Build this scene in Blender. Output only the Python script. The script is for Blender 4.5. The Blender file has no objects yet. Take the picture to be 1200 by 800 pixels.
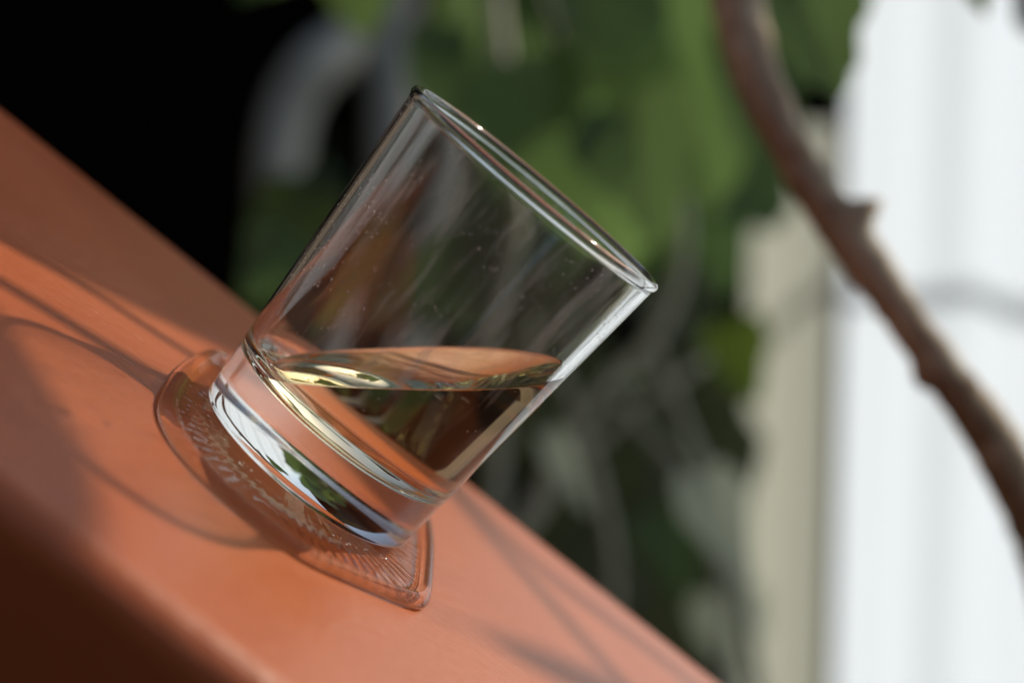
import bpy, bmesh, math, random
from mathutils import Vector, Matrix, noise
random.seed(7)
C = bpy.context.scene
COL = C.collection
R = math.radians

# ---------------------------------------------------------------- camera, world, sun, exposure
PITCH = R(8.5)
CAM = Vector((0, 0, 1.0))                                  # metres; everything is linked at UNIT scale
US = 10.0                                                  # one unit is 10 cm: small glass needs the precision
UNIT = Matrix.Scale(US, 4)
C.unit_settings.scale_length = 1 / US
cd = bpy.data.cameras.new('camera')
cam = bpy.data.objects.new('camera', cd)
COL.objects.link(cam)
cam.location = CAM * US
cam.rotation_euler = (R(90) - PITCH, 0, 0)
cd.lens, cd.sensor_width = 67.5, 36
cd.clip_start, cd.clip_end = 0.2, 5000
cd.dof.use_dof = True
cd.dof.focus_distance = 0.391 * US
cd.dof.aperture_fstop = 5.8 / US
cd.dof.aperture_blades = 0
C.camera = cam

SUN = Vector((0.763, 0.493, 0.417)).normalized()          # towards the sun: to the right and a little behind the board
elev = math.asin(SUN.z)
azim = math.atan2(SUN.x, SUN.y)
w = bpy.data.worlds.new('World')
C.world = w
w.use_nodes = True
nt = w.node_tree
sky = nt.nodes.new('ShaderNodeTexSky')
sky.sky_type = 'NISHITA'
sky.sun_disc = False
sky.sun_elevation = elev
sky.sun_rotation = azim
bg = nt.nodes['Background']
nt.links.new(sky.outputs[0], bg.inputs[0])
bg.inputs[1].default_value = 0.15
sl = bpy.data.lights.new('sun', 'SUN')
sl.energy = 3.25
sl.angle = R(0.55)
sl.color = (1, 0.95, 0.89)
sun = bpy.data.objects.new('sun', sl)
COL.objects.link(sun)
sun.rotation_euler = SUN.to_track_quat('Z', 'Y').to_euler()
sl.cycles.is_caustics_light = True
C.view_settings.view_transform = 'Standard'
C.view_settings.look = 'None'
C.view_settings.exposure = 0.0
C.view_settings.use_white_balance = True
C.view_settings.white_balance_temperature = 7700
C.view_settings.white_balance_tint = 9
C.view_settings.gamma = 1
C.view_settings.use_curve_mapping = False
C.cycles.max_bounces = 20
C.cycles.transmission_bounces = 20
C.cycles.transparent_max_bounces = 20
C.cycles.glossy_bounces = 10
C.cycles.diffuse_bounces = 4
C.cycles.blur_glossy = 0.3
C.cycles.sample_clamp_indirect = 12

# ---------------------------------------------------------------- places
F = 2250.0
CU = Vector((0, math.sin(PITCH), math.cos(PITCH)))
CF = Vector((0, math.cos(PITCH), -math.sin(PITCH)))
def P(px, py, d):
    return CAM + Vector((1, 0, 0)) * ((px - 600) / F * d) + CU * ((400 - py) / F * d) + CF * d
ac = Vector((0.6354, 0.7616, -0.1275)).normalized()
AX = (Vector((1, 0, 0)) * ac.x + CU * ac.y + CF * ac.z).normalized()        # up the glass = square to the board
GB = P(358.8, 546.5, 0.405)                                                # middle of the underside of the glass
BU = (Vector((1, 0, 0)) - AX * AX.x).normalized()                           # down the slope
BV = BU.cross(AX)                                                           # across the board, towards the viewer
BO = GB - AX * 0.0028
def B(u, v, h=0.0):
    return BO + BU * u + BV * v + AX * h
def frame(o, zx, xx):
    z = zx.normalized(); x = (xx - z * xx.dot(z)).normalized(); y = z.cross(x)
    m = Matrix((x, y, z)).transposed().to_4x4(); m.translation = o
    return m

# ---------------------------------------------------------------- materials
def mat(name):
    m = bpy.data.materials.new(name); m.use_nodes = True
    n = m.node_tree.nodes; n.clear()
    return m, n, m.node_tree.links, n.new('ShaderNodeOutputMaterial')
def nd(n, t, **kw):
    x = n.new(t)
    for k, v in kw.items():
        if k.startswith('i_'): x.inputs[k[2:].replace('_', ' ')].default_value = v
        else: setattr(x, k, v)
    return x
def ramp(n, stops):
    r = n.new('ShaderNodeValToRGB'); e = r.color_ramp.elements
    while len(e) < len(stops): e.new(0.5)
    for q, (p, c) in zip(e, stops): q.position = p; q.color = (*c, 1) if len(c) == 3 else c
    return r
def surface(name, c1, c2, scale=8, rough=0.7, bump=0.0, bscale=60, stretch=(1, 1, 1), spec=0.5, detail=4):
    m, n, l, out = mat(name)
    tc = n.new('ShaderNodeTexCoord'); mp = n.new('ShaderNodeMapping'); mp.inputs['Scale'].default_value = stretch
    l.new(tc.outputs['Object'], mp.inputs[0])
    tx = nd(n, 'ShaderNodeTexNoise', i_Scale=scale, i_Detail=detail); l.new(mp.outputs[0], tx.inputs['Vector'])
    rp = ramp(n, [(0.3, c1), (0.7, c2)]); l.new(tx.outputs[0], rp.inputs[0])
    b = nd(n, 'ShaderNodeBsdfPrincipled', i_Roughness=rough); b.inputs['Specular IOR Level'].default_value = spec
    l.new(rp.outputs[0], b.inputs['Base Color'])
    if bump:
        t2 = nd(n, 'ShaderNodeTexNoise', i_Scale=bscale, i_Detail=5); l.new(mp.outputs[0], t2.inputs['Vector'])
        bp = nd(n, 'ShaderNodeBump', i_Strength=bump, i_Distance=0.02); l.new(t2.outputs[0], bp.inputs['Height']); l.new(bp.outputs[0], b.inputs['Normal'])
    l.new(b.outputs[0], out.inputs[0])
    return m
def clear(name, ior, col=(1, 1, 1), rough=0.0):
    m, n, l, out = mat(name)
    g = nd(n, 'ShaderNodeBsdfGlass', i_IOR=ior, i_Roughness=rough); g.inputs['Color'].default_value = (*col, 1)
    l.new(g.outputs[0], out.inputs[0])
    return m
def dusty_glass():
    # clear glass with a few dust specks, wipe marks and finger smears on its skin
    m, n, l, out = mat('clear_glass')
    g = nd(n, 'ShaderNodeBsdfGlass', i_IOR=1.5, i_Roughness=0.0); g.inputs['Color'].default_value = (0.988, 0.992, 0.988, 1)
    tc = n.new('ShaderNodeTexCoord')
    vo = nd(n, 'ShaderNodeTexVoronoi', i_Scale=520.0); l.new(tc.outputs['Object'], vo.inputs['Vector'])
    sp = nd(n, 'ShaderNodeMapRange', i_From_Min=0.10, i_From_Max=0.22, i_To_Min=1.0, i_To_Max=0.0); l.new(vo.outputs['Distance'], sp.inputs[0])
    n1 = nd(n, 'ShaderNodeTexNoise', i_Scale=70.0, i_Detail=4.0); l.new(tc.outputs['Object'], n1.inputs['Vector'])
    k1 = nd(n, 'ShaderNodeMapRange', i_From_Min=0.50, i_From_Max=0.66, i_To_Min=0.0, i_To_Max=0.75); l.new(n1.outputs[0], k1.inputs[0])
    a = nd(n, 'ShaderNodeMath', operation='MULTIPLY'); l.new(sp.outputs[0], a.inputs[0]); l.new(k1.outputs[0], a.inputs[1])
    mp = n.new('ShaderNodeMapping'); mp.inputs['Rotation'].default_value = (0.5, 0.9, 0.3); mp.inputs['Scale'].default_value = (1, 1, 0.14); l.new(tc.outputs['Object'], mp.inputs[0])
    n2 = nd(n, 'ShaderNodeTexNoise', i_Scale=260.0, i_Detail=5.0); l.new(mp.outputs[0], n2.inputs['Vector'])
    k2 = nd(n, 'ShaderNodeMapRange', i_From_Min=0.55, i_From_Max=0.76, i_To_Min=0.006, i_To_Max=0.36); l.new(n2.outputs[0], k2.inputs[0])
    b = nd(n, 'ShaderNodeMath', operation='ADD'); l.new(a.outputs[0], b.inputs[0]); l.new(k2.outputs[0], b.inputs[1])
    sx = n.new('ShaderNodeSeparateXYZ'); l.new(tc.outputs['Object'], sx.inputs[0])
    zz = nd(n, 'ShaderNodeMapRange', i_From_Min=0.018, i_From_Max=0.030, i_To_Min=0.0, i_To_Max=1.0); l.new(sx.outputs['Z'], zz.inputs[0])
    c = nd(n, 'ShaderNodeMath', operation='MULTIPLY'); l.new(b.outputs[0], c.inputs[0]); l.new(zz.outputs[0], c.inputs[1]); b = c
    d = n.new('ShaderNodeBsdfDiffuse'); d.inputs[0].default_value = (0.8, 0.8, 0.78, 1)
    t = n.new('ShaderNodeBsdfTranslucent'); t.inputs[0].default_value = (0.8, 0.8, 0.78, 1)
    dt = nd(n, 'ShaderNodeMixShader', i_Fac=0.5); l.new(d.outputs[0], dt.inputs[1]); l.new(t.outputs[0], dt.inputs[2])
    mx = n.new('ShaderNodeMixShader'); l.new(b.outputs[0], mx.inputs[0]); l.new(g.outputs[0], mx.inputs[1]); l.new(dt.outputs[0], mx.inputs[2])
    l.new(mx.outputs[0], out.inputs[0])
    return m
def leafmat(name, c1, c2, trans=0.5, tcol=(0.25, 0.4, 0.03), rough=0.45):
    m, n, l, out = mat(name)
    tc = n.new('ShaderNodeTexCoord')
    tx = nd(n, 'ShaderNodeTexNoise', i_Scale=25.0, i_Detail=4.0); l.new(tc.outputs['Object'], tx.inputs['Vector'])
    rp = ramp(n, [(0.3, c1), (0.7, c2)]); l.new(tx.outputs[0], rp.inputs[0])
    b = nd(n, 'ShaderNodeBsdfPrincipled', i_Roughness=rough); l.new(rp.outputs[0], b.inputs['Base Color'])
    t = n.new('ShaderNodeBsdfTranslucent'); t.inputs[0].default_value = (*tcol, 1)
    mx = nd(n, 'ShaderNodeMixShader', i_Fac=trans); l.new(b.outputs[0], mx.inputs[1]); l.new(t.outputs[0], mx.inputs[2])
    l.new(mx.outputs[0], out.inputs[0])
    return m

def board_material():
    m, n, l, out = mat('terracotta_paint')
    tc = n.new('ShaderNodeTexCoord')
    tx = nd(n, 'ShaderNodeTexNoise', i_Scale=14.0, i_Detail=6.0); l.new(tc.outputs['Object'], tx.inputs['Vector'])
    vo = nd(n, 'ShaderNodeTexVoronoi', i_Scale=330.0); l.new(tc.outputs['Object'], vo.inputs['Vector'])
    rp = ramp(n, [(0.3, (0.385, 0.086, 0.026)), (0.7, (0.455, 0.114, 0.036))]); l.new(tx.outputs[0], rp.inputs[0])
    b = n.new('ShaderNodeBsdfPrincipled')
    dk = nd(n, 'ShaderNodeMapRange', i_From_Min=0.06, i_From_Max=0.13, i_To_Min=0.55, i_To_Max=0.0); l.new(vo.outputs['Distance'], dk.inputs[0])
    tn = nd(n, 'ShaderNodeTexNoise', i_Scale=45.0, i_Detail=3.0); l.new(tc.outputs['Object'], tn.inputs['Vector'])
    tk = nd(n, 'ShaderNodeMapRange', i_From_Min=0.52, i_From_Max=0.68); l.new(tn.outputs[0], tk.inputs[0])
    mk = nd(n, 'ShaderNodeMath', operation='MULTIPLY'); l.new(dk.outputs[0], mk.inputs[0]); l.new(tk.outputs[0], mk.inputs[1])
    mc_ = n.new('ShaderNodeMixRGB'); l.new(mk.outputs[0], mc_.inputs[0]); l.new(rp.outputs[0], mc_.inputs[1]); mc_.inputs[2].default_value = (0.55, 0.42, 0.34, 1)
    l.new(mc_.outputs[0], b.inputs['Base Color']); b.inputs['Specular IOR Level'].default_value = 0.42
    t3 = nd(n, 'ShaderNodeTexNoise', i_Scale=22.0, i_Detail=5.0); l.new(tc.outputs['Object'], t3.inputs['Vector'])
    mr = nd(n, 'ShaderNodeMapRange', i_To_Min=0.27, i_To_Max=0.44); l.new(t3.outputs[0], mr.inputs[0]); l.new(mr.outputs[0], b.inputs['Roughness'])
    t2 = nd(n, 'ShaderNodeTexNoise', i_Scale=260.0, i_Detail=4.0); l.new(tc.outputs['Object'], t2.inputs['Vector'])
    mp = n.new('ShaderNodeMapping'); mp.inputs['Scale'].default_value = (1, 9, 1); l.new(tc.outputs['Object'], mp.inputs[0])
    t4 = nd(n, 'ShaderNodeTexNoise', i_Scale=120.0, i_Detail=3.0); l.new(mp.outputs[0], t4.inputs['Vector'])
    ad = nd(n, 'ShaderNodeMath', operation='ADD'); l.new(t2.outputs[0], ad.inputs[0]); l.new(t4.outputs[0], ad.inputs[1])
    bp = nd(n, 'ShaderNodeBump', i_Strength=0.24, i_Distance=0.008); l.new(ad.outputs[0], bp.inputs['Height']); l.new(bp.outputs[0], b.inputs['Normal'])
    l.new(b.outputs[0], out.inputs[0])
    return m
def sheet_material(name='white_translucent_sheet', dc=(0.78, 0.84, 0.90), tcl=(0.64, 0.77, 0.95), fac=0.80):
    m, n, l, out = mat(name)
    d = n.new('ShaderNodeBsdfDiffuse'); d.inputs[0].default_value = (*dc, 1)
    t = n.new('ShaderNodeBsdfTranslucent'); t.inputs[0].default_value = (*tcl, 1)
    mx = nd(n, 'ShaderNodeMixShader', i_Fac=fac); l.new(d.outputs[0], mx.inputs[1]); l.new(t.outputs[0], mx.inputs[2])
    l.new(mx.outputs[0], out.inputs[0])
    return m
def plastic_material(name, lo, hi):
    # thin clear plastic: light goes straight through it, the sheen comes from its skin
    m, n, l, out = mat(name)
    tr = n.new('ShaderNodeBsdfTransparent'); tr.inputs[0].default_value = (0.98, 0.98, 0.98, 1)
    gl = nd(n, 'ShaderNodeBsdfGlossy', i_Roughness=0.14)
    fr = nd(n, 'ShaderNodeFresnel', i_IOR=1.2)
    df = n.new('ShaderNodeBsdfDiffuse'); df.inputs[0].default_value = (0.8, 0.8, 0.8, 1)
    tc = n.new('ShaderNodeTexCoord')
    tx = nd(n, 'ShaderNodeTexNoise', i_Scale=420.0, i_Detail=6.0, i_Roughness=0.7); l.new(tc.outputs['Object'], tx.inputs['Vector'])
    mr = nd(n, 'ShaderNodeMapRange', i_From_Min=0.52, i_From_Max=0.75, i_To_Min=lo, i_To_Max=hi); l.new(tx.outputs[0], mr.inputs[0])
    m0 = n.new('ShaderNodeMixShader'); l.new(mr.outputs[0], m0.inputs[0]); l.new(tr.outputs[0], m0.inputs[1]); l.new(df.outputs[0], m0.inputs[2])
    mx = n.new('ShaderNodeMixShader'); l.new(fr.outputs[0], mx.inputs[0]); l.new(m0.outputs[0], mx.inputs[1]); l.new(gl.outputs[0], mx.inputs[2])
    l.new(mx.outputs[0], out.inputs[0])
    return m
M = dict(
    board=board_material(), sheet=sheet_material(), plastic=clear('thin_clear_plastic', 1.2, (0.995, 0.99, 0.985)), lip=clear('clear_plastic_lip', 1.2, (0.995, 0.99, 0.985)),
    glass=dusty_glass(), rim=clear('fire_polished_rim', 1.5, (0.99, 0.995, 0.99), 0.05),
    beige=sheet_material('beige_translucent_sheet', (0.60, 0.62, 0.58), (0.50, 0.56, 0.53), 0.55),
    water=clear('water', 1.33),
    wet=clear('liquid_against_glass', 1.355 / 1.5, (0.99, 0.965, 0.86)),
    top=clear('liquid_surface', 1.355, (0.99, 0.97, 0.88)),
    ground=surface('dark_earth', (0.02, 0.017, 0.013), (0.05, 0.04, 0.03), 6, 0.95, 0.5),
    dark=surface('shade_black_wall', (0.004, 0.003, 0.0025), (0.007, 0.005, 0.004), 5, 0.9, spec=0.05),  # deep shade is put into this near-black colour
    addedside=surface('added_side_render', (0.075, 0.058, 0.048), (0.11, 0.088, 0.074), 5, 0.9, 0.3),
    addedrear=surface('dark_brown_render', (0.03, 0.024, 0.02), (0.05, 0.04, 0.034), 5, 0.9),
    post=surface('pale_paint', (0.58, 0.55, 0.50), (0.70, 0.67, 0.62), 9, 0.7, stretch=(1, 1, 0.15)),
    postdark=surface('mid_grey_paint', (0.34, 0.33, 0.31), (0.44, 0.43, 0.40), 9, 0.7, stretch=(1, 1, 0.15)),  # plain grey, darker than the panel beside it
    metal=surface('dull_grey_metal', (0.32, 0.33, 0.31), (0.42, 0.43, 0.40), 12, 0.45),
    black=surface('black_plastic', (0.008, 0.008, 0.008), (0.015, 0.015, 0.015), 12, 0.5),
    bark=surface('fig_bark', (0.28, 0.185, 0.115), (0.60, 0.51, 0.37), 75, 0.8, 0.9, 120),
    stem=surface('green_grey_stem', (0.34, 0.34, 0.24), (0.50, 0.49, 0.38), 20, 0.7, 0.3, 90),
    palestem=surface('pale_dry_stem', (0.50, 0.49, 0.36), (0.66, 0.64, 0.50), 20, 0.7, 0.3, 90),
    leaf=leafmat('fig_leaf_green', (0.055, 0.09, 0.034), (0.08, 0.12, 0.045), 0.5, (0.11, 0.185, 0.06)),
    leafdark=leafmat('deep_green_leaf', (0.085, 0.13, 0.045), (0.12, 0.17, 0.058), 0.58, (0.15, 0.26, 0.08), 0.4),
    leafolive=leafmat('dull_olive_leaf', (0.045, 0.055, 0.028), (0.085, 0.09, 0.048), 0.4, (0.10, 0.12, 0.05), 0.6),
    leafshade=leafmat('shade_toned_leaf', (0.02, 0.042, 0.014), (0.035, 0.065, 0.02), 0.25, (0.05, 0.085, 0.02), 0.5),  # darker copy of the leaf green, shade put into its colour
    leafpale=leafmat('pale_leaf', (0.45, 0.48, 0.38), (0.58, 0.60, 0.48), 0.55, (0.60, 0.64, 0.46)),
    leafyoung=leafmat('young_leaf', (0.08, 0.14, 0.02), (0.12, 0.20, 0.035), 0.45, (0.20, 0.28, 0.04)),
)

# ---------------------------------------------------------------- object helpers
def link(name, me, m=None, parent=None, mw=None, smooth=True):
    o = bpy.data.objects.new(name, me); COL.objects.link(o)
    if m is not None:
        for q in (m if isinstance(m, (list, tuple)) else [m]): me.materials.append(q)
    if smooth: me.polygons.foreach_set('use_smooth', [True] * len(me.polygons))
    if parent is not None: o.parent = parent
    if mw is not None: o.matrix_basis = (parent.matrix_basis.inverted() @ UNIT @ mw) if parent is not None else UNIT @ mw
    elif parent is None: o.matrix_basis = UNIT
    return o
def mesh(v, f):
    me = bpy.data.meshes.new('mesh'); me.from_pydata([tuple(q) for q in v], [], f); me.update()
    return me
def empty(name, loc, mw=None):
    o = bpy.data.objects.new(name, None); COL.objects.link(o); o.empty_display_size = 0.02
    o.matrix_basis = UNIT @ (mw if mw is not None else Matrix.Translation(loc))
    return o
def tag(o, label=None, cat=None, group=None, kind=None):
    for k, v in (('label', label), ('category', cat), ('group', group), ('kind', kind)):
        if v: o[k] = v
    return o
def box_mesh(a, b, bev=0.0, seg=3):
    bm = bmesh.new(); bmesh.ops.create_cube(bm, size=1)
    for v in bm.verts: v.co = Vector([(a[i] + b[i]) / 2 + v.co[i] * (b[i] - a[i]) for i in range(3)])
    if bev: bmesh.ops.bevel(bm, geom=bm.edges[:], offset=bev, segments=seg, profile=0.5, affect='EDGES')
    me = bpy.data.meshes.new('mesh'); bm.to_mesh(me); bm.free()
    return me
def smooth_path(pts, k=8):
    out = []
    n = len(pts)
    for i in range(n - 1):
        p0, p1, p2, p3 = pts[max(i - 1, 0)], pts[i], pts[i + 1], pts[min(i + 2, n - 1)]
        for j in range(k):
            t = j / k
            out.append(tuple(0.5 * (2 * b + (c - a) * t + (2 * a - 5 * b + 4 * c - d) * t * t + (3 * b - a - 3 * c + d) * t ** 3) for a, b, c, d in zip(p0, p1, p2, p3)))
    out.append(tuple(pts[-1]))
    return out
def tube_mesh(pts, seg=14, rough=0.0, k=8, bumps=()):
    """pts: (x, y, z, radius); bumps: (index along the smoothed path 0..1, side vector, height, spread)"""
    q = smooth_path([tuple(Vector(p[0])) + (p[1],) for p in pts], k)
    v, f = [], []
    x = None
    for i, a in enumerate(q):
        p = Vector(a[:3]); d = (Vector(q[min(i + 1, len(q) - 1)][:3]) - Vector(q[max(i - 1, 0)][:3])).normalized()
        x = (Vector((0.3, 0.9, 0.2)) if x is None else x); x = (x - d * x.dot(d)).normalized(); y = d.cross(x)
        for j in range(seg):
            t = 2 * math.pi * j / seg
            dr = x * math.cos(t) + y * math.sin(t)
            r = a[3]
            if rough: r *= 1 + rough * noise.noise((p + dr * a[3]) * (0.5 / a[3]))
            for bt, bd, bh, bs in bumps:
                s = abs(i / (len(q) - 1) - bt) / bs
                if s < 1: r += bh * (1 - s * s) ** 2 * max(0, dr.dot(bd)) ** 3
            v.append(p + dr * r)
    n = len(q)
    for i in range(n - 1):
        for j in range(seg):
            f.append((i * seg + j, i * seg + (j + 1) % seg, (i + 1) * seg + (j + 1) % seg, (i + 1) * seg + j))
    f.append(tuple(range(seg))[::-1]); f.append(tuple((n - 1) * seg + j for j in range(seg)))
    return mesh(v, f)
def leaf_mesh(L, W, lobes=3, curl=0.15, fold=0.2, seed=0, rings=7, seg=44):
    """a lobed blade: stalk at the origin, tip along +x, upper side +z"""
    rd = random.Random(seed); ph = [rd.uniform(0, 6.28) for _ in range(4)]
    cx = L * 0.42
    v, f = [Vector((cx, 0, 0))], []
    for i in range(1, rings + 1):
        for j in range(seg):
            t = 2 * math.pi * j / seg
            r = 1.0
            if lobes > 1: r = 0.80 + 0.20 * abs(math.cos(t * lobes / 2)) ** 0.7 - 0.22 * max(0, math.cos(t - math.pi)) ** 8
            if lobes > 1: r *= 1 + 0.035 * math.sin(9 * t + ph[0]) + 0.025 * math.sin(17 * t + ph[1])
            tip = 1 + 0.16 * max(0, math.cos(t)) ** 6
            s = i / rings
            x = cx + math.cos(t) * r * tip * s * L * 0.52; y = math.sin(t) * r * s * W * 0.5 * (1 - 0.25 * math.cos(t))
            z = -curl * L * ((x - cx) / L) ** 2 + fold * abs(y) - 0.6 * y * y / W * fold + 0.02 * L * math.sin(3 * t + ph[2]) * s * s
            z += 0.006 * L * abs(math.sin(4 * t + ph[3])) * s
            v.append(Vector((x, y, z)))
    for j in range(seg):
        f.append((0, 1 + j, 1 + (j + 1) % seg))
    for i in range(rings - 1):
        for j in range(seg):
            a = 1 + i * seg
            f.append((a + j, a + seg + j, a + seg + (j + 1) % seg, a + (j + 1) % seg))
    # stalk
    n = len(v); k = 5
    for i, x in enumerate((-0.30, -0.15, 0.0, 0.2)):
        for j in range(k):
            t = 2 * math.pi * j / k
            v.append(Vector((x * L, 0.012 * L * math.cos(t), -0.02 * L + 0.012 * L * math.sin(t))))
    for i in range(3):
        for j in range(k): f.append((n + i * k + j, n + (i + 1) * k + j, n + (i + 1) * k + (j + 1) % k, n + i * k + (j + 1) % k))
    return mesh(v, f)

# ---------------------------------------------------------------- setting
g = link('ground', mesh([(-60, -60, 0), (60, -60, 0), (60, 60, 0), (-60, 60, 0)], [(0, 1, 2, 3)]), M['ground'])
tag(g, kind='structure')

# unseen wall added behind the viewer to keep the sky off camera-facing sides
hw_ = link('added_rear_wall', box_mesh((-5.0, -1.5, 0.0), (5.0, -1.3, 1.9), 0.01, 1), M['addedrear'], smooth=False)
tag(hw_, 'unseen dark brown wall added behind the viewer to block the sky', 'wall')

lw = link('added_side_wall', box_mesh((-1.35, -1.29, 0.0), (-1.25, 9.0, 3.0), 0.01, 1), M['addedside'], smooth=False)  # unseen wall added so the glass has something to mirror at the left
tag(lw, 'unseen brown side wall added beyond the left end of the board for reflections', 'wall')

# wall behind, left of the post; near-black colour stands in for a dark interior
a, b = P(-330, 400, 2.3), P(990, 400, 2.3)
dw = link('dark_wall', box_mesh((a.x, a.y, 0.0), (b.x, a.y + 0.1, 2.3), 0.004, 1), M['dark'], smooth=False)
tag(dw, 'wall coloured near black for deep shade at the far left behind the board', 'wall')

# white sheet of wall on the right, lit through by the low sun
ws = P(990, 400, 1.7)
d = Vector((math.cos(R(-45)), math.sin(R(-45)), 0))
nrm = Vector((d.y, -d.x, 0))
if nrm.y > 0: nrm = -nrm
v, f = [], []
N = 140
zt, zb = 1.17, 0.02
for side in (0, 1):
    for i in range(N + 1):
        s = i / N * 1.5
        off = 0.006 * math.sin(s * 38) + 0.004 * math.sin(s * 83 + 1)
        for z in (zb, zt):
            p = ws + d * s + nrm * (off + side * 0.002); v.append((p.x, p.y, z))
for i in range(N):
    q = 2 * i
    f.append((q, q + 2, q + 3, q + 1))
wl = link('white_wall', mesh(v[:2 * (N + 1)], f), M['sheet'])
tag(wl, 'bright white wall filling the right side behind the bare branch', 'wall')

# pale upright panel between the two
pe = empty('panel', Vector((P(927, 400, 1.85).x, P(927, 400, 1.85).y, 0)))
tag(pe, 'pale beige upright panel beside the left edge of the white wall', 'panel')
hw = 56 / F * 1.85
pe.rotation_euler.z = R(-35)
def bowed(x0, x1, z1, bow, th=0.003):
    v, f = [], []
    n = 16
    for i in range(n + 1):
        t = i / n
        for z in (0.0, z1): v.append((x0 + (x1 - x0) * t, -bow * math.sin(math.pi * t), z))
    for i in range(n): f.append((2 * i, 2 * i + 2, 2 * i + 3, 2 * i + 1))
    return mesh(v, f)
link('sheet', bowed(-hw, hw, 0.935, 0.012), M['beige'], pe)
link('edge_strip', box_mesh((hw + 0.0005, -0.006, 0), (hw + 0.010, 0.012, 0.935), 0.002), M['postdark'], pe)

# bent pipe and upright bar in the dark
pd = 1.95
pr = 31 / F * pd
pp = tube_mesh([(P(322, 800, pd), pr), (P(326, 330, pd), pr), (P(327, 250, pd), pr), (P(330, 180, pd), pr), (P(345, 118, pd), pr), (P(378, 72, pd), pr), (P(425, 48, pd + .06), pr), (P(452, 60, pd + .16), pr), (P(470, 200, pd + .2), pr), (P(470, 900, pd + .2), pr)], 20)
pp = link('bent_pipe', pp, M['metal'])
tag(pp, 'thick grey pipe bent over in an arch against the dark wall', 'pipe')
ub = link('upright_bar', tube_mesh([(P(463, -60, 2.0), pr), (P(462, 160, 2.0), pr), (P(463, 330, 2.0), pr), (P(464, 900, 2.0), pr)]), M['metal'])
tag(ub, 'straight grey upright bar behind the left side of the glass rim', 'bar')
hl = link('dark_fitting', tube_mesh([(P(1204, -60, 0.9), 0.006), (P(1203, 0, 0.9), 0.006), (P(1206, 22, 0.9), 0.006), (P(1214, 40, 0.9), 0.003)]), M['black'])
tag(hl, 'small black rounded thing cut off at the top right corner', 'fitting')

# ---------------------------------------------------------------- fig tree: branch, twigs, leaves
TR = P(1290, 800, 0.72)
fig = empty('fig_tree', TR)
tag(fig, 'fig tree with one bare brown branch sagging across the white wall', 'tree')
bpts = [(840, -130, 0.655, 33), (862, -10, 0.646, 31), (880, 70, 0.637, 29), (914, 150, 0.628, 26), (958, 228, 0.623, 26), (1012, 305, 0.619, 27), (1064, 378, 0.619, 24), (1110, 440, 0.619, 25), (1154, 500, 0.628, 29), (1194, 570, 0.637, 31), (1226, 645, 0.655, 33), (1254, 755, 0.673, 36), (1275, 960, 0.71, 40)]
bm_ = tube_mesh([(P(x, y, dd), r / F * dd) for x, y, dd, r in bpts], 24, 0.15, 10,
                bumps=[(0.375, (Vector((1, 0, 0)) + CU * 0.9).normalized(), 0.009, 0.022), (0.565, -(Vector((1, 0, 0)) + CU * 0.3).normalized(), 0.004, 0.03)])
link('branch', bm_, M['bark'], fig, Matrix.Identity(4))
link('twig', tube_mesh([(P(1020, 390, 1.95), .002), (P(1100, 300, 2.03), .004), (P(1180, 205, 2.0), .007), (P(1300, 110, 2.0), .008), (P(1600, -60, 2.0), .008), (P(2000, -200, 2.0), .009)], 10, .1), M['bark'], fig, Matrix.Identity(4))
def put_leaf(parent, name, tip, base, d1, d2, W, m, face=None, seed=0, curl=.15, fold=.2, lobes=3):
    a, b = P(*base, d1), P(*tip, d2)
    L = (b - a).length
    z = face or Vector((0, -1, 0.3))
    return link(name, leaf_mesh(L, W / F * d1, lobes, curl, fold, seed), m, parent, frame(a, z, b - a))
fl = [  # tip, base, depths, width in px, material
    ((965, 112), (925, -40), .78, .80, 150, 'leaf'),
    ((1150, 18), (1120, -90), .75, .75, 60, 'leafyoung'),
]
for i, (t, bb, d1, d2, W, m) in enumerate(fl):
    put_leaf(fig, 'leaf', t, bb, d1, d2, W, M[m], seed=i + 3)
link('branch', tube_mesh([(P(1272, 930, .705), .017), (Vector((.34, .66, .83)), .016), (Vector((.50, .75, .95)), .014), (Vector((.72, .86, 1.12)), .010), (Vector((.98, .98, 1.32)), .005)], 16, .12), M['bark'], fig, Matrix.Identity(4))
# the part of the crown that stands between the low sun and the board
def shade_leaf(u0, v0, u1, v1, width, dist, seed, m='leaf', lobes=3):
    a, b = B(u0, v0) + SUN * dist, B(u1, v1) + SUN * dist
    link('leaf', leaf_mesh((b - a).length, width * 1.5 if lobes == 1 else width, lobes, .1, .1, seed), M[m], fig, frame(a, SUN, b - a))
def shade_twig(pts, r, dist):
    link('twig', tube_mesh([(B(u, v) + SUN * dist, r) for u, v in pts], 8, 0.1), M['bark'], fig, Matrix.Identity(4))
shade_leaf(-.116, .007, .034, -.142, .028, 1.05, 21, lobes=1)
shade_leaf(-.136, -.014, .018, -.164, .030, 1.1, 22, lobes=1)
shade_leaf(-.160, -.040, -.010, -.190, .026, 1.05, 23, lobes=1)
shade_twig([(-.100, .014), (-.079, -.001), (-.059, -.015), (-.032, -.027), (0.0, -.050)], .0022, .70)
shade_twig([(-.100, .042), (-.070, .024), (-.033, .005), (0.0, -.020)], .0030, .68)
shade_leaf(-.040, .124, -.118, .016, .034, 1.0, 24, lobes=1)
shade_twig([(.010, -.110), (.042, -.082), (.056, -.069), (.069, -.058), (.100, -.030)], .0035, 1.35)
shade_twig([(.036, -.098), (.064, -.080), (.116, -.086), (.16, -.08)], .0030, 1.45)
shade_leaf(.060, .000, .135, -.060, .010, 1.5, 27, lobes=1)

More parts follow.
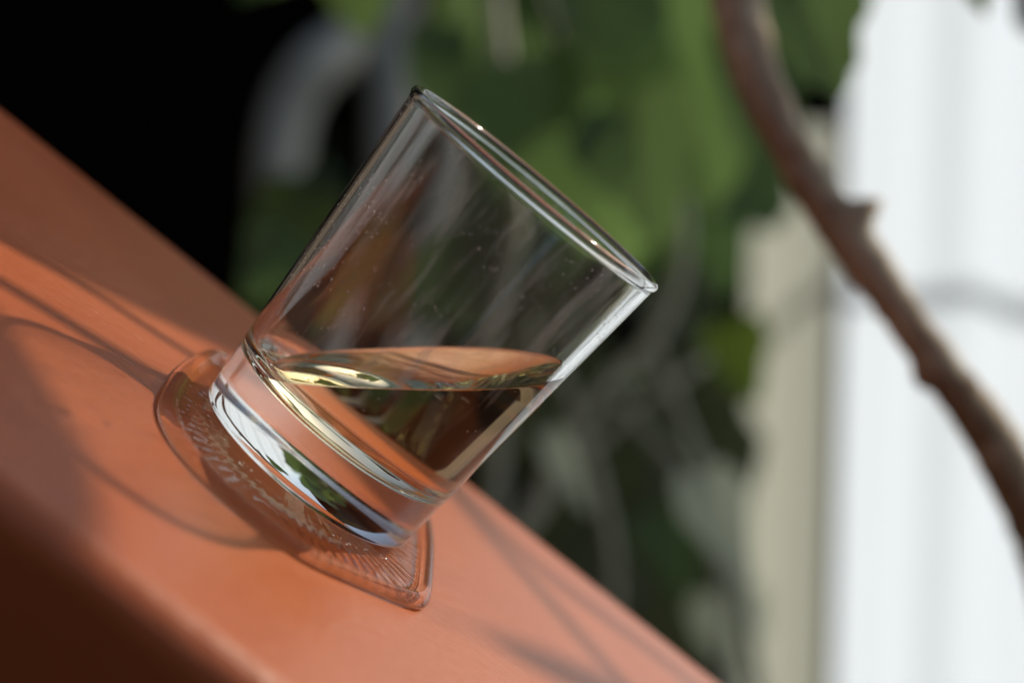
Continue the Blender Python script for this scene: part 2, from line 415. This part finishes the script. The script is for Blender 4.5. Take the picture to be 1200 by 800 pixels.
# ---------------------------------------------------------------- foliage behind the glass
sh = empty('leafy_shrub', Vector((P(700, 400, 1.15).x, P(700, 400, 1.15).y, 0)))
tag(sh, 'dark green shrub with large leaves in shade behind the glass', 'shrub')
for pts, r in (([(600, 640), (650, 545), (705, 460), (765, 395), (800, 300), (790, 150)], 9), ([(560, 900), (585, 500), (600, 250), (575, -40)], 12), ([(900, 900), (860, 640), (810, 520), (760, 395)], 8), ([(840, 900), (850, 700), (800, 560), (720, 470)], 7), ([(560, 700), (640, 590), (720, 500), (830, 420)], 6), ([(690, 900), (720, 700), (700, 560), (650, 420)], 6)):
    link('stem', tube_mesh([(P(x, y, 1.12), r / F * 1.1) for x, y in pts], 10, 0.1), M['palestem'] if r in (6, 9) else M['stem'], sh, Matrix.Identity(4))
lv = [ # tip, base, d1, d2, width, material
    ((720, 300), (650, 40), 1.05, 1.00, 240, 'leafdark'), ((850, 230), (770, -40), 1.02, 1.0, 230, 'leafdark'), ((600, 210), (540, 10), 1.15, 1.1, 160, 'leafdark'),
    ((790, 290), (730, 110), .98, .96, 150, 'leaf'), ((690, 60), (820, -60), 1.1, 1.05, 150, 'leaf'), ((430, 42), (420, -110), 1.05, 1.05, 150, 'leaf'),
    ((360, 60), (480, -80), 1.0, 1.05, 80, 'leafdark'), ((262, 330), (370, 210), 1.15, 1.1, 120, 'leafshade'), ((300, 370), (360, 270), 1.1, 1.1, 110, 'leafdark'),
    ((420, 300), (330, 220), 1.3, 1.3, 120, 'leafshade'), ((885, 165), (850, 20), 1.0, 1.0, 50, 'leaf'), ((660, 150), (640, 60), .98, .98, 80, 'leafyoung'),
    ((885, 470), (855, 370), 1.15, 1.15, 80, 'leafyoung'), ((872, 690), (818, 545), 1.0, .98, 80, 'leafpale'), ((690, 600), (640, 500), 1.02, 1.0, 40, 'leafpale'), ((800, 700), (770, 590), 1.2, 1.2, 90, 'leaf'),
    ((700, 560), (790, 470), 1.25, 1.2, 110, 'leafolive'), ((640, 600), (720, 520), 1.3, 1.3, 120, 'leafolive'), ((760, 700), (690, 590), 1.3, 1.3, 120, 'leafolive'),
    ((600, 480), (690, 400), 1.25, 1.25, 120, 'leafolive'), ((560, 400), (620, 280), 1.2, 1.2, 140, 'leafolive'), ((820, 420), (770, 320), 1.2, 1.2, 110, 'leafolive'),
    ((500, 330), (590, 240), 1.25, 1.2, 140, 'leafdark'), ((690, 400), (640, 260), 1.2, 1.2, 130, 'leaf'), ((830, 620), (800, 520), 1.25, 1.25, 90, 'leafolive'),
    ((760, 330), (600, 120), 1.35, 1.35, 330, 'leaf'), ((880, 300), (760, 40), 1.4, 1.4, 300, 'leaf'), ((640, 140), (760, -80), 1.4, 1.4, 300, 'leaf'),
    ((560, 190), (640, -60), 1.42, 1.42, 200, 'leafdark'), ((880, 120), (930, -100), 1.38, 1.38, 200, 'leaf'), ((660, 60), (700, -200), 1.2, 1.2, 260, 'leafdark'),
    ((820, -40), (780, -260), 1.1, 1.1, 240, 'leafdark'), ((560, -60), (620, -320), 1.2, 1.2, 260, 'leafdark'), ((700, -160), (740, -420), 1.2, 1.2, 280, 'leafdark'),
    ((820, 700), (760, 480), 1.45, 1.45, 220, 'leafolive'), ((700, 640), (740, 400), 1.45, 1.45, 240, 'leafolive'),
    ((640, 720), (600, 620), 1.5, 1.5, 110, 'leafolive'), ((720, 760), (690, 650), 1.48, 1.48, 110, 'leafolive'), ((800, 800), (760, 690), 1.5, 1.5, 120, 'leafolive'),
    ((850, 560), (800, 440), 1.5, 1.5, 130, 'leafolive'), ((590, 560), (560, 440), 1.5, 1.5, 130, 'leafolive'), ((680, 480), (640, 380), 1.5, 1.5, 140, 'leafolive'),
    ((870, 800), (850, 680), 1.45, 1.45, 90, 'leafpale'), ((760, 520), (720, 430), 1.3, 1.3, 50, 'leafpale'), ((860, 350), (800, 240), 1.55, 1.55, 160, 'leafdark'),
    ((540, 700), (520, 580), 1.5, 1.5, 130, 'leafolive'), ((620, 330), (520, 260), 1.5, 1.5, 160, 'leafdark'), ((700, 330), (700, 200), 1.55, 1.55, 200, 'leafdark'),
    ((640, 60), (620, -240), 2.05, 2.05, 300, 'leafshade'), ((760, 40), (740, -300), 2.08, 2.08, 320, 'leafshade'), ((560, 20), (560, -260), 2.1, 2.1, 240, 'leafshade'), ((700, -120), (820, -420), 2.05, 2.05, 340, 'leafshade'),  # these and the next one: far leaves added to keep sun off the pipe
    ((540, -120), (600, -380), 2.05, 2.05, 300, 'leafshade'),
    ((600, 420), (520, 250), 1.28, 1.28, 190, 'leafdark'), ((500, 400), (440, 300), 1.35, 1.35, 150, 'leaf'), ((690, 300), (600, 170), 1.25, 1.25, 170, 'leafdark'),
]
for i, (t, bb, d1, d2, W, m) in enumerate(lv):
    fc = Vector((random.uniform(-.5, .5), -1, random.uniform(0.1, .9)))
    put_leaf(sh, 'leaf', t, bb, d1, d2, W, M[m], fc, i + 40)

# ---------------------------------------------------------------- board
T, HW0, HW1 = 0.036, -0.1135, 0.1125
mw = frame(BO, AX, BU)            # x down the slope, y = -BV ... fixed below
v = BV if mw.to_3x3().col[1].dot(BV) > 0 else -BV
y0, y1 = (HW0, HW1) if v == BV else (-HW1, -HW0)
bd = link('board', box_mesh((-0.32, y0, -T), (0.158, y1, 0), 0.0085, 8), M['board'], None, mw)
tag(bd, 'sloping terracotta painted board with rounded edges under the glass', 'board')
bd.cycles.is_caustics_receiver = True

# ---------------------------------------------------------------- clear coaster
def coaster():
    na, levels = 288, [(0.0, .0012), (.3, .0012), (.55, .0012), (.62, .0012), (.66, .00125), (.70, .0013), (.74, .0013), (.78, .0013), (.82, .0013), (.85, .00125), (.88, .0013), (.91, .0024), (.935, .0027), (.96, .0025), (.98, .0018), (1.0, .0010), (.995, .0003), (.97, .0001)]
    ctl = [(36.0, 0), (36.2, 12), (35.6, 20), (33.6, 26), (28.5, 31.5), (18, 40.5), (8, 48), (-3, 50), (-16, 48), (-26, 40), (-32, 26), (-34, 3), (-33.5, -20), (-31.5, -36), (-24, -43), (0, -45.5), (24, -44), (32.5, -38), (35, -22)]
    q = smooth_path([(*ctl[-1], 0)] + [(*c, 0) for c in ctl] + [(*ctl[0], 0), (*ctl[1], 0)], 24)[24:-24]
    L = [0.0]
    for a, b in zip(q, q[1:]): L.append(L[-1] + math.dist(a, b))
    ol = []; k = 0
    for j in range(na):
        t = L[-1] * j / na
        while L[k + 1] < t: k += 1
        w_ = (t - L[k]) / max(L[k + 1] - L[k], 1e-9); ol.append(((q[k][0] * (1 - w_) + q[k + 1][0] * w_) / 1000, (q[k][1] * (1 - w_) + q[k + 1][1] * w_) / 1000))
    v, f = [], []
    rd = random.Random(3)
    for k, (s_, h) in enumerate(levels):
        for j in range(na):
            z = h
            if .6 < s_ < .86 and k < 12 and j % 4 < 2: z += .00011 * rd.uniform(.0, 1.7)
            x, y = ol[j]; s2 = max(s_, .001)
            # keep rings parallel to the outline near the lip
            v.append((x * s2, (y - .003) * s2 + .003, z))
    for k in range(len(levels) - 1):
        for j in range(na):
            f.append((k * na + j, k * na + (j + 1) % na, (k + 1) * na + (j + 1) % na, (k + 1) * na + j))
    return mesh(v, f)
mc = Matrix((BU, BV, AX)).transposed().to_4x4(); mc.translation = BO + AX * 0.0001
FL_ = 1
# BU, BV, AX is left- or right-handed; keep it right-handed
if mc.determinant() < 0:
    mc = Matrix((BU, -BV, AX)).transposed().to_4x4(); mc.translation = BO + AX * 0.0001; FL_ = -1
cm_ = coaster()
for q in cm_.vertices: q.co.y *= FL_
co = link('coaster', cm_, [M['plastic'], M['lip']], None, mc)
co.data.polygons.foreach_set('material_index', [1 if i // 288 in (10, 11, 14, 15) else 0 for i in range(len(cm_.polygons))])
bmc = bmesh.new(); bmc.from_mesh(co.data); bmesh.ops.recalc_face_normals(bmc, faces=bmc.faces[:]); bmc.to_mesh(co.data); bmc.free()
if max(co.data.polygons, key=lambda q: q.center.z).normal.z < 0: co.data.flip_normals()
tag(co, 'clear ribbed plastic coaster with a raised lip under the glass', 'coaster')

# ---------------------------------------------------------------- tumbler and drink
H, RR, RB = 0.0770, 0.0323, 0.0262
SEG = 160
def outer_r(z): return RB + (RR - RB) * z / H
def inner_r(z): return outer_r(z) - (0.0026 - 0.0009 * z / H)
FL = 0.0118
def arc(cx, cz, r, a0, a1, n):
    return [(cx + r * math.cos(R(a0 + (a1 - a0) * i / n)), cz + r * math.sin(R(a0 + (a1 - a0) * i / n))) for i in range(n + 1)]
outer = [(0.0, 0.0014), (0.008, 0.0013), (0.015, 0.0010), (0.020, 0.0005), (0.0225, 0.0001), (0.0236, 0.0)]
outer += arc(RB - 0.0016 + 0.0002, 0.0016, 0.0016, -90, -4, 7)
for i in range(1, 15): z = 0.0016 + (H - 0.0026) * i / 14; outer.append((outer_r(z), z))
rimr = 0.00115
rc = outer_r(H) - 0.00085
outer = [q for q in outer if q[1] < H - 0.0040] + [(outer_r(H - 0.0032), H - 0.0032), (outer_r(H - 0.0026) + 0.00002, H - 0.0026)]
rim = arc(rc, H - rimr, rimr, -42, 222, 22)
inner = []
zs0 = 0.0175
for i in range(1, 41): z = H - 0.0026 + (zs0 - (H - 0.0026)) * (i - 1) / 39; inner.append((inner_r(z), z))
rcor = 0.0065
cxr = inner_r(zs0) - rcor
inner += [(cxr + rcor * math.cos(R(t)), zs0 - 0.0002 + (zs0 - 0.0002 - FL) * math.sin(R(-t)) * -1 * -1 if False else zs0 - (zs0 - FL) * math.sin(R(t))) for t in range(3, 91, 3)]
for k in range(1, 9): inner.append((cxr * (1 - k / 8.0), FL - 0.0006 * (k / 8.0)))
# arclength-parametrised lookup along the inner side, rim first
il = [0.0]
for p, q in zip(inner, inner[1:]): il.append(il[-1] + math.hypot(q[0] - p[0], q[1] - p[1]))
def at(s):
    for i in range(len(il) - 1):
        if s <= il[i + 1]:
            t = (s - il[i]) / (il[i + 1] - il[i]); p, q = inner[i], inner[i + 1]
            return (p[0] + (q[0] - p[0]) * t, p[1] + (q[1] - p[1]) * t)
    return inner[-1]
GM = Matrix((BU, AX.cross(BU), AX)).transposed().to_4x4(); GM.translation = GB
LEVEL = P(480, 433, 0.400).z
def wave(p):
    return 0.00022 * math.sin(p.x * 120 + 0.6 + (p.y - 0.4) * 70)
def cyl(r, z, ph): return Vector((r * math.cos(ph), r * math.sin(ph), z))
PH = [2 * math.pi * j / SEG for j in range(SEG)]
cut = []
for ph in PH:
    lo, hi = 0.0, il[-1] * 0.999
    for _ in range(40):
        m = (lo + hi) / 2; p = GM @ cyl(*at(m), ph)
        if p.z > LEVEL + wave(p) + 0.0004: lo = m
        else: hi = m
    cut.append(lo)
# glass: outer side, rim, dry part of the inner side
v, f = [], []
prof = outer + rim
for r, z in prof:
    for ph in PH: v.append(cyl(max(r, 1e-5), z, ph))
ND = 110
for k in range(ND + 1):
    for ph, c in zip(PH, cut): v.append(cyl(*at(c * k / ND), ph))
n = len(prof) + ND + 1
for k in range(n - 1):
    for j in range(SEG):
        f.append((k * SEG + j, k * SEG + (j + 1) % SEG, (k + 1) * SEG + (j + 1) % SEG, (k + 1) * SEG + j))
ge = empty('drinking_glass', None, GM)
tag(ge, 'clear tapered tumbler with a thick base, tilted on its coaster', 'glass')
gl = link('glass_body', mesh(v, f), [M['glass'], M['rim']], ge)
gl.data.polygons.foreach_set('material_index', [1 if len(outer) - 1 <= (i // SEG) < len(prof) else 0 for i in range(len(f))])
# drink: wet side + free surface
v, f, mi = [], [], []
NW = 70
for k in range(NW + 1):
    for ph, c in zip(PH, cut): v.append(cyl(*at(c + (il[-1] * 0.9995 - c) * k / NW), ph))
for k in range(NW):
    for j in range(SEG):
        f.append((k * SEG + j, (k) * SEG + (j + 1) % SEG, (k + 1) * SEG + (j + 1) % SEG, (k + 1) * SEG + j)); mi.append(0)
f.append(tuple(NW * SEG + j for j in range(SEG))); mi.append(0)
loop = [GM @ q for q in v[:SEG]]
cen = sum(loop, Vector()) / SEG
GI = GM.inverted()
base = len(v); RN = 30
# rings of the free surface, from the wall inwards, with a meniscus
prev = list(range(SEG))
for k in range(1, RN):
    s = (k / RN) ** 1.6
    cur = []
    for j in range(SEG):
        p = loop[j].lerp(cen, s)
        dd = (p - loop[j]).length
        p.z = LEVEL + wave(p) + 0.0004 * math.exp(-dd / 0.0009)
        cur.append(len(v)); v.append(GI @ p)
    for j in range(SEG): f.append((prev[j], cur[j], cur[(j + 1) % SEG], prev[(j + 1) % SEG])); mi.append(1)
    prev = cur
p = cen.copy(); p.z = LEVEL + wave(p); v.append(GI @ p)
for j in range(SEG): f.append((prev[j], len(v) - 1, prev[(j + 1) % SEG])); mi.append(1)
lm = mesh(v, f)
lq = link('drink', lm, [M['wet'], M['top']], None, GM)
lm.polygons.foreach_set('material_index', mi)
tag(lq, 'pale golden drink lying level in the tilted glass', 'drink')
rd = random.Random(11)
bmw = bmesh.new()
for q in range(30):
    t = R(rd.choice((-150, -118, -96, -70, -38)) + rd.gauss(0, 9)); rr = rd.uniform(.0255, .0285); r_ = .00018 + .0006 * rd.random() ** 3
    mt = Matrix.Translation((rr * math.cos(t), rr * math.sin(t), .0013 + r_ * .35)) @ Matrix.Diagonal((1, rd.uniform(.7, 1.5), rd.uniform(.5, .9), 1))
    bmesh.ops.create_icosphere(bmw, subdivisions=2, radius=r_, matrix=mt)
mw_ = bpy.data.meshes.new('mesh'); bmw.to_mesh(mw_); bmw.free()
wb = link('water_beads', mw_, M['water'], co)
wb.matrix_parent_inverse = Matrix.Identity(4)
wb['kind'] = 'stuff'
if co.matrix_basis.to_3x3().col[1].dot(BV) > 0:
    for q in mw_.vertices: q.co.y *= -1
    mw_.flip_normals()
# normals out of glass / out of the liquid
def fix(me):
    bm = bmesh.new(); bm.from_mesh(me); bmesh.ops.recalc_face_normals(bm, faces=bm.faces[:]); bm.to_mesh(me); bm.free()
fix(lm)
# glass body is open where the drink wets it: decide by the outer wall
def flip_if(me, i):
    pl = me.polygons[i]; c = pl.center; 
    if pl.normal.dot(Vector((c.x, c.y, 0))) < 0: me.flip_normals()
flip_if(gl.data, (len(outer) - 4) * SEG)
for o in (gl, lq, co): o.cycles.is_caustics_caster = True
# the free surface keeps a crisp edge against the wet side
def sharp(me):
    bm = bmesh.new(); bm.from_mesh(me)
    for e in bm.edges:
        if len(e.link_faces) == 2 and e.link_faces[0].material_index != e.link_faces[1].material_index: e.smooth = False
    bm.to_mesh(me); bm.free()
sharp(lm)
